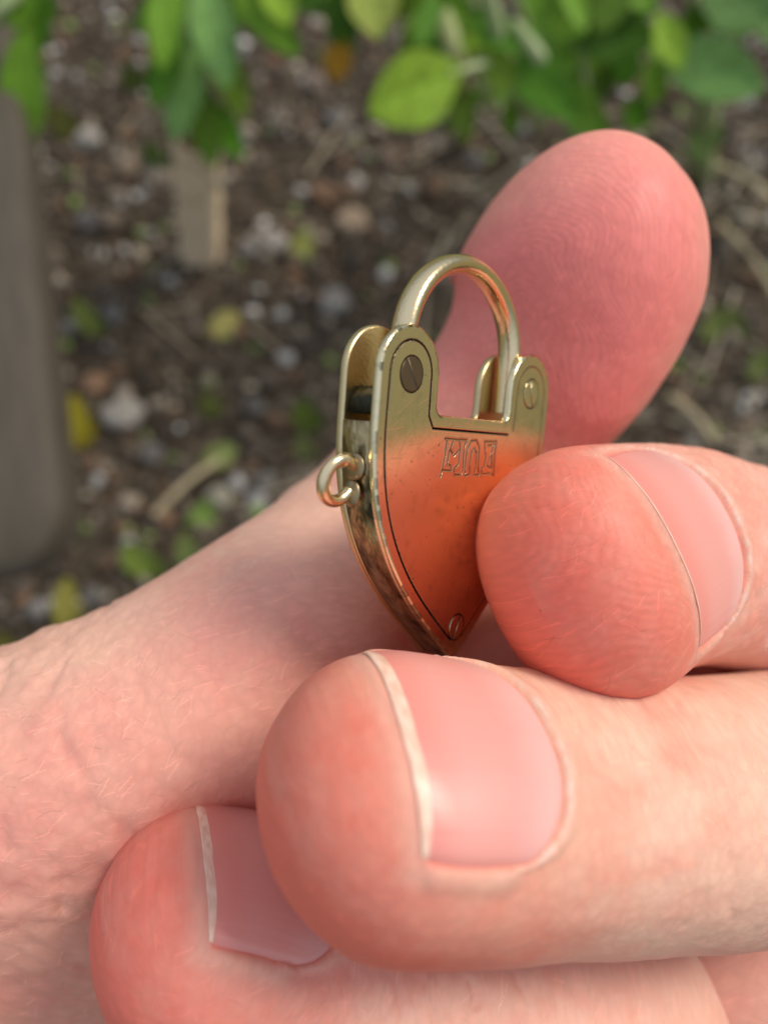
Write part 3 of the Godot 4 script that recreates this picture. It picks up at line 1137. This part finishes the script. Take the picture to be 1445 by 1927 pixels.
func build_stones() -> void:
	# picture place, half size in pixels, squash, colour, label
	var grey := lin(0.42, 0.40, 0.37)
	var white := lin(0.62, 0.58, 0.52)
	var tan := lin(0.50, 0.38, 0.26)
	var cool := lin(0.33, 0.33, 0.33)
	var list := [
		[232, 778, 40, 0.75, white, "white angular stone, the largest, beside the grey board"],
		[630, 572, 32, 0.9, lin(0.50, 0.47, 0.42), "pale round stone above the padlock's left ear"],
		[664, 420, 32, 0.9, tan * 1.1, "cream stone above the shackle, near the brown clod"],
		[518, 462, 25, 0.9, white, "small white stone right of the tan plant stem"],
		[472, 470, 21, 0.9, grey, "grey stone touching the small white stone by the stem"],
		[172, 263, 22, 1.1, white, "off-white oval pebble below the upper left leaves"],
		[216, 596, 21, 0.95, cool, "bluish grey pebble right of the board's upper part"],
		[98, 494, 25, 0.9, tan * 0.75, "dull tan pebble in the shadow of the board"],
		[246, 316, 22, 0.8, tan, "buff pebble left of the leafy stem"],
		[415, 936, 26, 0.9, lin(0.48, 0.46, 0.36), "creamy pebble beside the lower green weed"],
		[485, 942, 25, 0.9, cool * 1.2, "cool grey pebble just above the thumb"],
		[500, 905, 22, 0.8, grey * 0.8, "dark grey pebble behind the cool grey one above the thumb"],
		[74, 1142, 23, 0.95, grey, "grey pebble lying below the end of the board"],
		[178, 1122, 22, 0.9, grey * 0.75, "dim grey pebble right of the yellow sprout below the board"],
		[180, 716, 27, 0.85, lin(0.50, 0.30, 0.17), "orange-brown stone against the board's edge"],
		[286, 850, 22, 0.9, grey * 0.8, "small grey stone right of the board's lower half"],
		[480, 770, 22, 0.9, grey * 0.7, "dusky pebble midway between the yellow leaf and the padlock"],
		[216, 425, 21, 0.9, tan * 0.8, "brown-grey pebble left of the tan stem"],
		[165, 420, 20, 0.9, cool * 0.8, "dark bluish pebble left of the brown-grey one"],
		[592, 160, 24, 0.9, lin(0.36, 0.27, 0.21), "pinkish brown pebble under the upper middle leaves"],
		[640, 232, 24, 0.9, grey * 0.85, "grey pebble below the drooping dark leaf"],
		[610, 365, 30, 0.8, lin(0.30, 0.17, 0.09), "rusty brown clod between the tan stem and the cream stone"],
		[810, 345, 30, 0.8, lin(0.26, 0.16, 0.09), "brown clod left of the raised thumb tip"],
		[730, 300, 24, 0.8, lin(0.24, 0.17, 0.12), "dark brown clod under the round bright leaf"],
		[890, 300, 22, 0.9, grey * 0.7, "grey pebble at the left of the thumb tip"],
	]
	var shapes := [pebble_mesh(61), pebble_mesh(62, 0.4), pebble_mesh(63, 0.3), pebble_mesh(64, 0.5)]
	var bump := NoiseTexture2D.new()
	bump.width = 256; bump.height = 256; bump.seamless = true
	bump.noise = noise_of(66, 0.03, FastNoiseLite.TYPE_SIMPLEX_SMOOTH, 4)
	for i in list.size():
		var q: Array = list[i]
		var at := on_soil(q[0], q[1] + q[2] * 0.2)
		var far := eye.distance_to(at)
		var r: float = q[2] * far / F * 0.92
		var m := matte((q[4] as Color) * 0.9, 0.85)
		m.albedo_texture = bump_tint()
		m.uv1_triplanar = true
		m.uv1_scale = Vector3.ONE * 0.7
		var o := add("clod" if (q[5] as String).contains("clod") else "stone", shapes[i % 4], m)
		o.position = Vector3(at.x, soil_y() + soil_h(at.x, at.z) + r * 0.35, at.z)
		o.rotation = Vector3(rng.randf_range(-0.2, 0.2), rng.randf() * TAU, rng.randf_range(-0.2, 0.2))
		o.scale = Vector3(r, r * q[3], r * rng.randf_range(0.85, 1.0))
		tag(o, q[5], "clod" if (q[5] as String).contains("clod") else "stone", "stones and clods on the soil")

var _tint: NoiseTexture2D
func bump_tint() -> NoiseTexture2D:
	if _tint == null:
		_tint = NoiseTexture2D.new()
		_tint.width = 256; _tint.height = 256; _tint.seamless = true
		_tint.noise = noise_of(67, 0.02, FastNoiseLite.TYPE_SIMPLEX_SMOOTH, 4)
		var r := Gradient.new()
		r.set_color(0, Color(0.55, 0.52, 0.5)); r.set_color(1, Color(1, 1, 1))
		_tint.color_ramp = r
	return _tint

func build_weeds() -> void:
	var green := lin(0.16, 0.27, 0.06)
	var lime := lin(0.30, 0.42, 0.08)
	var yellow := lin(0.48, 0.44, 0.10)
	var straw := lin(0.42, 0.34, 0.20)
	# fallen or sprouting single leaves: from, to (picture), width in pixels, colour, label
	var list := [
		[392, 640, 452, 590, 44, lin(0.50, 0.46, 0.16), "yellow fallen leaf lying left of the padlock", "fallen leaf"],
		[575, 815, 572, 748, 48, lime * 0.8, "small green sprout left of the padlock's ear", "sprout"],
		[572, 868, 570, 820, 36, lin(0.33, 0.38, 0.14), "second smaller sprout just under the one by the padlock's ear", "sprout"],
		[185, 640, 140, 560, 40, lin(0.33, 0.40, 0.10), "narrow green sprout right of the board", "sprout"],
		[150, 850, 138, 740, 44, lin(0.52, 0.44, 0.03), "tall yellow sprout beside the board's lower half", "sprout"],
		[292, 1090, 236, 1022, 58, lime, "bright green sprout above the thumb's knuckle", "sprout"],
		[352, 1085, 352, 1000, 40, lin(0.30, 0.38, 0.12), "olive sprout right of the bright green one above the thumb", "sprout"],
		[116, 1195, 128, 1085, 40, yellow, "yellow sprout below the end of the board", "sprout"],
		[380, 890, 445, 838, 44, lin(0.28, 0.36, 0.12), "oval green leaf lying midway on the soil", "fallen leaf"],
		[355, 990, 425, 950, 44, green * 1.2, "green leaf beside the creamy pebble", "fallen leaf"],
		[390, 790, 400, 740, 40, lin(0.33, 0.36, 0.10), "little olive sprout below the yellow fallen leaf", "sprout"],
		[232, 165, 258, 125, 38, lime * 0.7, "small green sprout left of the hanging leaves", "sprout"],
		[545, 480, 590, 450, 40, lin(0.33, 0.36, 0.10), "olive green leaf right of the small white stone", "fallen leaf"],
		[275, 310, 300, 275, 44, green, "green sprout beside the buff pebble", "sprout"],
		[105, 255, 120, 200, 44, lin(0.30, 0.30, 0.07), "yellowish sprout beside the leaf at upper left", "sprout"],
		[0, 1240, 10, 1190, 36, yellow * 0.9, "yellow sprout at the corner above the thumb's base", "sprout"],
		[1360, 640, 1345, 580, 70, lin(0.26, 0.32, 0.10), "faint green sprout right of the thumb tip", "sprout"],
		[1440, 720, 1425, 660, 50, lin(0.24, 0.30, 0.10), "faint green sprout at the right edge", "sprout"],
	]
	for q in list:
		q[5] = (q[5] as Color) * 0.88
		var at := on_soil(q[0], q[1])
		var lying: bool = q[7] == "fallen leaf"
		var b := on_soil(q[2], q[3], 0.004 if lying else 0.02)
		at.y += soil_h(at.x, at.z) + (0.004 if lying else -0.001)
		var w: float = q[4] * eye.distance_to(at) / F
		var o := thing("fallen_leaf" if lying else "sprout", at)
		tag(o, q[6], q[7], "small weeds on the soil")
		leaf(o, at, b, w, q[5], Vector3(0, 0.75, 0.66), 0.04, 0.55)
		if not lying:
			leaf(o, at, at.lerp(b, 0.55) + Vector3(w * 0.7, 0, 0), w * 0.55, q[5] * 0.85, Vector3(0, 0.8, 0.6), 0.04, 0.55)
	# dry straws
	var sm := matte(straw, 0.7)
	var straws := [
		[1340, 330, 1445, 405, "pale dry straw above the knuckles at the right edge"],
		[1345, 440, 1445, 580, "long dry straw right of the thumb tip"],
		[1210, 190, 1330, 170, "flat dry straw under the grey-green leaf"],
		[1250, 760, 1330, 850, "dry straw just above the index fingertip's knuckle"],
		[1040, 120, 1110, 80, "short dry straw between the upper right leaves"],
		[300, 980, 420, 880, "thin brown straw left of the creamy pebble"],
	]
	for q in straws:
		var a := on_soil(q[0], q[1])
		var b := on_soil(q[2], q[3])
		a.y += 0.008; b.y += 0.010
		var o := thing("straw", a)
		tag(o, q[4], "straw", "dry straws on the soil")
		stem(o, [a, a.lerp(b, 0.5) + Vector3(0, 0.004, 0), b], 0.0022, 0.0016, sm, "stalk")

func build_plants() -> void:
	var g1 := lin(0.095, 0.25, 0.02)
	var g2 := lin(0.16, 0.33, 0.03)
	var g3 := lin(0.30, 0.50, 0.05)
	var dark := lin(0.06, 0.15, 0.015)
	var blue := lin(0.15, 0.29, 0.085)
	var fore := Vector3(0, 0.6, 0.8)
	var bark := matte(lin(0.80, 0.63, 0.42), 0.9)
	var stalk := matte(lin(0.30, 0.36, 0.16), 0.5)
	# 1: the leafy shoot on a thick tan stem
	var foot := on_soil(372, 478)
	var a := thing("leafy_plant", foot)
	tag(a, "leafy green plant on a thick tan stem with hanging leaves", "plant")
	var head := air(372, 250, 385)
	stem(a, [foot - Vector3(0, 0.01, 0), foot.lerp(head, 0.55), head], 0.0135, 0.0125, bark, "stem")
	var crown := air(365, -60, 340)
	stem(a, [head, air(368, 130, 362), crown], 0.009, 0.004, stalk, "stem")
	for q in [
		[330, -70, 335, 300, 125, 330, 72, g2], [380, -50, 330, 425, 160, 325, 84, blue * 1.15], [340, 40, 345, 285, 200, 345, 60, g1],
		[400, 60, 345, 462, 222, 345, 64, g3 * 0.75], [370, 60, 350, 325, 262, 350, 74, blue * 1.1], [375, 150, 365, 400, 315, 365, 66, g2 * 0.8],
		 [380, 100, 350, 440, 30, 345, 60, dark],
		[400, 190, 372, 455, 300, 375, 50, dark * 1.6]]:
		var u := air(q[0], q[1], q[2])
		var v := air(q[3], q[4], q[5])
		leaf(a, u, v, q[6] * float(q[5]) * 0.001 / F, q[7], fore, 0.06, 0.5)
	spray(a, 9, 250, 440, -120, 20, 340, 400, [g1, g2, dark])
	# 2: shoots hanging in from the top edge
	var t2 := on_soil(560, -230)
	var b2 := thing("leafy_plant", t2)
	tag(b2, "bright green plant at the top edge whose one leaf has an orange tip", "plant")
	stem(b2, [t2, air(560, -160, 330), air(520, -60, 300)], 0.004, 0.0025, stalk)
	stem(b2, [air(560, -160, 330), air(650, -90, 310)], 0.003, 0.002, stalk)
	for q in [
		[420, -60, 290, 566, 104, 300, 70, g2], [500, -70, 290, 545, 46, 290, 66, g3], [640, -80, 300, 648, 118, 320, 64, dark], [690, -80, 300, 712, 70, 300, 96, lin(0.34, 0.42, 0.09)],
		[590, -60, 310, 632, 40, 315, 40, dark], [455, -40, 305, 500, 50, 305, 50, g1]]:
		leaf(b2, air(q[0], q[1], q[2]), air(q[3], q[4], q[5]), q[6] * float(q[5]) * 0.001 / F, q[7], fore, 0.05, 0.55)
	leaf(b2, air(640, 70, 316), air(632, 155, 322), 54 * 0.320 / F, lin(0.42, 0.22, 0.02), fore, 0.05, 0.5)
	spray(b2, 16, 430, 760, -140, -20, 300, 350, [g2, g3, dark, g1])
	# 3: the weed at upper right
	var t3 := on_soil(1010, 235)
	var b3 := thing("leafy_plant", t3)
	tag(b3, "bushy green weed behind the thumb tip with one round bright leaf", "plant")
	stem(b3, [t3, air(985, 200, 330), air(950, 100, 300), air(910, -40, 280)], 0.0042, 0.0026, stalk)
	stem(b3, [air(950, 110, 302), air(880, 130, 295), air(845, 140, 290)], 0.0022, 0.0015, stalk)
	stem(b3, [on_soil(1090, 260), air(1050, 160, 320), air(960, 40, 300)], 0.004, 0.0028, stalk)
	stem(b3, [on_soil(870, 260), air(868, 160, 340), air(830, 20, 320)], 0.0055, 0.004, matte(lin(0.30, 0.33, 0.12), 0.6))
	for q in [
		[868, 128, 290, 696, 212, 284, 128, g3 * 0.95, 0.5], [930, 70, 300, 1092, 226, 300, 86, g1, 0.5], [1020, 130, 305, 1150, 262, 318, 66, g2 * 0.9, 0.5],
		[980, -30, 300, 1105, 60, 300, 86, g2, 0.5], [1070, 60, 310, 1240, 72, 315, 90, g1 * 0.8, 0.5], [1060, -50, 300, 1130, 40, 305, 80, g3 * 0.8, 0.5],
		[880, 30, 320, 800, -20, 320, 70, g2, 0.5], [960, 90, 320, 890, 60, 320, 60, g1, 0.5], [860, 140, 340, 880, 270, 350, 50, lin(0.14, 0.24, 0.03), 0.5],
		[760, -50, 320, 830, 50, 320, 56, lin(0.28, 0.36, 0.08), 0.5], [1180, -60, 300, 1120, 60, 305, 70, g2 * 0.8, 0.5], [1230, -40, 310, 1180, 40, 315, 70, g1, 0.5],
		[1140, 100, 330, 1130, 190, 340, 54, g2 * 0.7, 0.5]]:
		leaf(b3, air(q[0], q[1], q[2]), air(q[3], q[4], q[5]), q[6] * float(q[5]) * 0.001 / F, q[7], fore, 0.04, q[8], 0.12)
	spray(b3, 36, 780, 1240, -110, 110, 290, 380, [g1, g2, g3, g2, g3 * 0.8])
	# 4: the grey-green leaves at the right edge
	var t4 := on_soil(1320, 330)
	var b4 := thing("leafy_plant", t4)
	tag(b4, "plant at the right edge with large grey-green pointed leaves", "plant")
	stem(b4, [t4, air(1325, 230, 350), air(1345, 110, 310), air(1400, -40, 290)], 0.008, 0.003, stalk)
	for q in [[1235, 92, 300, 1442, 168, 295, 100, blue * 1.15], [1330, -50, 290, 1450, 40, 290, 120, lin(0.17, 0.32, 0.10)], [1420, -60, 300, 1470, 90, 300, 80, blue],
		[1340, 160, 330, 1352, 205, 335, 50, g2 * 0.8], [1330, 200, 345, 1318, 312, 360, 64, lin(0.22, 0.32, 0.10)]]:
		leaf(b4, air(q[0], q[1], q[2]), air(q[3], q[4], q[5]), q[6] * float(q[5]) * 0.001 / F, q[7], fore, 0.05, 0.5, 0.14)
	for i in 9:
		var x := rng.randf_range(880, 1230)
		var y := rng.randf_range(120, 290)
		var d := rng.randf_range(320, 400)
		stem(b3, [air(x - 60 + rng.randf_range(0, 60), -30, d - 40), air(x + rng.randf_range(-20, 20), y * 0.5, d - 10), air(x + rng.randf_range(-10, 40), y, d)], 0.0022, 0.0012, stalk)
	spray(b3, 10, 900, 1180, 60, 190, 340, 400, [g1, g2, dark])
	spray(b4, 9, 1230, 1460, -110, 40, 300, 370, [g1, g2, blue])
	# 5: leaves at the upper left edge
	var t5 := on_soil(-60, 200)
	var b5 := thing("leafy_plant", t5)
	tag(b5, "plant at the upper left edge with a long drooping green leaf", "plant")
	stem(b5, [t5, air(-40, 80, 350), air(60, -40, 330)], 0.004, 0.0025, stalk)
	for q in [[60, 0, 335, 32, 292, 355, 84, g2], [10, -40, 330, 40, 50, 335, 90, g2 * 1.1], [100, -50, 330, 62, 110, 345, 40, g1], [20, -60, 330, 110, 30, 340, 46, g2]]:
		leaf(b5, air(q[0], q[1], q[2]), air(q[3], q[4], q[5]), q[6] * float(q[5]) * 0.001 / F, q[7], fore, 0.05, 0.62)
	# the small white flower bud at the top right
	var bud := add("flower_bud", pebble_mesh(77, 0.3), matte(lin(0.75, 0.76, 0.68), 0.6))
	bud.position = air(1342, 8, 330)
	bud.scale = Vector3.ONE * 0.0055
	tag(bud, "tiny white flower bud at the top among the right-hand leaves", "flower")
	# the grey board lying at the left
	var wood := matte(lin(0.090, 0.071, 0.050), 0.8)
	var wt := NoiseTexture2D.new()
	wt.width = 512; wt.height = 512; wt.seamless = true
	wt.noise = noise_of(71, 0.02, FastNoiseLite.TYPE_SIMPLEX_SMOOTH, 4)
	var wr := Gradient.new()
	wr.set_color(0, Color(0.78, 0.78, 0.76)); wr.set_color(1, Color(1, 1, 1))
	wt.color_ramp = wr
	wood.albedo_texture = wt
	wood.uv1_triplanar = true
	wood.uv1_scale = Vector3(14, 14, 2)
	var e0 := air(-5, 1095, 275)
	var e1 := air(-75, 60, 380)
	var ax := (e0 - e1).normalized()
	var board := slab_board(e0.distance_to(e1), 0.062, 0.030, 0.016)
	var bo := add("board", board, wood)
	var zz := ax
	var yy := (Vector3.UP - zz * zz.y).normalized()
	bo.transform = Transform3D(Basis(yy.cross(zz), yy, zz), e1)
	tag(bo, "smooth grey-brown board end with rounded corners at the left edge", "board")

func slab_board(length: float, width: float, thick: float, r: float) -> ArrayMesh:
	# runs from z = 0 to z = length; the far end is rounded
	var rows := 40
	var cols := 49
	var p := PackedVector3Array()
	for i in rows + 1:
		var k := 1.0
		var z := 0.0
		if i == 0:
			k = 0.001
		else:
			var t := (i - 1.0) / (rows - 1)
			z = length * t if t < 0.5 else length
			if t < 0.5:
				z = (length - r * 1.6) * t * 2.0
			else:
				var a := (t - 0.5) * 2.0 * PI / 2
				z = length - r * 1.6 + sin(a) * r * 1.6
				k = maxf(1.0 - (1.0 - cos(a)) * 1.0, 0.0)
		for j in cols:
			var a := TAU * (j % (cols - 1)) / (cols - 1)
			var cx := signf(cos(a)) * pow(absf(cos(a)), 0.35)
			var cy := signf(sin(a)) * pow(absf(sin(a)), 0.35)
			var wx := width * 0.5 - (1.0 - k) * minf(r * 1.6, width * 0.5)
			var wy := thick * 0.5 - (1.0 - k) * minf(r * 1.6, thick * 0.5)
			if i == 0: wx = 0.0; wy = 0.0
			if i == rows: wy *= 0.0; wx *= 0.0
			p.append(Vector3(cx * wx, cy * wy, z))
	return grid_mesh(p, rows + 1, cols, true, PackedVector2Array(), PackedColorArray(), false)

# ---------------------------------------------------------------- everything
func _ready() -> void:
	rng.seed = 20
	look = Basis(Vector3.RIGHT, deg_to_rad(-PITCH))
	eye = -(look * (LOCK_AT * 0.001))          # the padlock hangs at the world's origin
	var cam := Camera3D.new()
	cam.name = "camera"
	var at := CameraAttributesPhysical.new()
	at.frustum_focal_length = 12.0 / (963.5 / F)
	at.frustum_focus_distance = 0.0425
	at.frustum_near = 0.005
	at.frustum_far = 100.0
	at.exposure_aperture = at.frustum_focal_length / 1.22
	cam.attributes = at
	cam.transform = Transform3D(look, eye)
	cam.current = true
	add_child(cam)
	var we := WorldEnvironment.new()
	we.name = "surroundings"
	var e := Environment.new()
	e.background_mode = Environment.BG_SKY
	var sky := Sky.new()
	var ps := ProceduralSkyMaterial.new()
	ps.sky_top_color = Color(0.74, 0.78, 0.84)
	ps.sky_horizon_color = Color(0.42, 0.46, 0.46)
	ps.sky_curve = 0.25
	ps.ground_bottom_color = Color(0.16, 0.15, 0.12)
	ps.ground_horizon_color = Color(0.30, 0.32, 0.24)
	ps.sky_energy_multiplier = 0.80
	sky.sky_material = ps
	e.sky = sky
	e.tonemap_mode = Environment.TONE_MAPPER_LINEAR
	e.tonemap_exposure = 2.0
	e.sdfgi_enabled = true
	e.ssao_enabled = true
	e.ssil_enabled = true
	we.environment = e
	add_child(we)
	var sun := DirectionalLight3D.new()
	sun.name = "sun"
	sun.light_energy = 0.46
	sun.light_angular_distance = 22.0
	sun.light_color = Color(1.0, 0.965, 0.91)
	sun.shadow_enabled = true
	# light comes from the upper right of the view, over the viewer's shoulder
	var to_sun := look * Vector3(0.60, 0.60, 0.53).normalized()
	add_child(sun)
	sun.look_at_from_position(Vector3.ZERO, -to_sun, Vector3(0, 0.2, 1).normalized())
	build_bed()
	build_hand()
	build_lock()
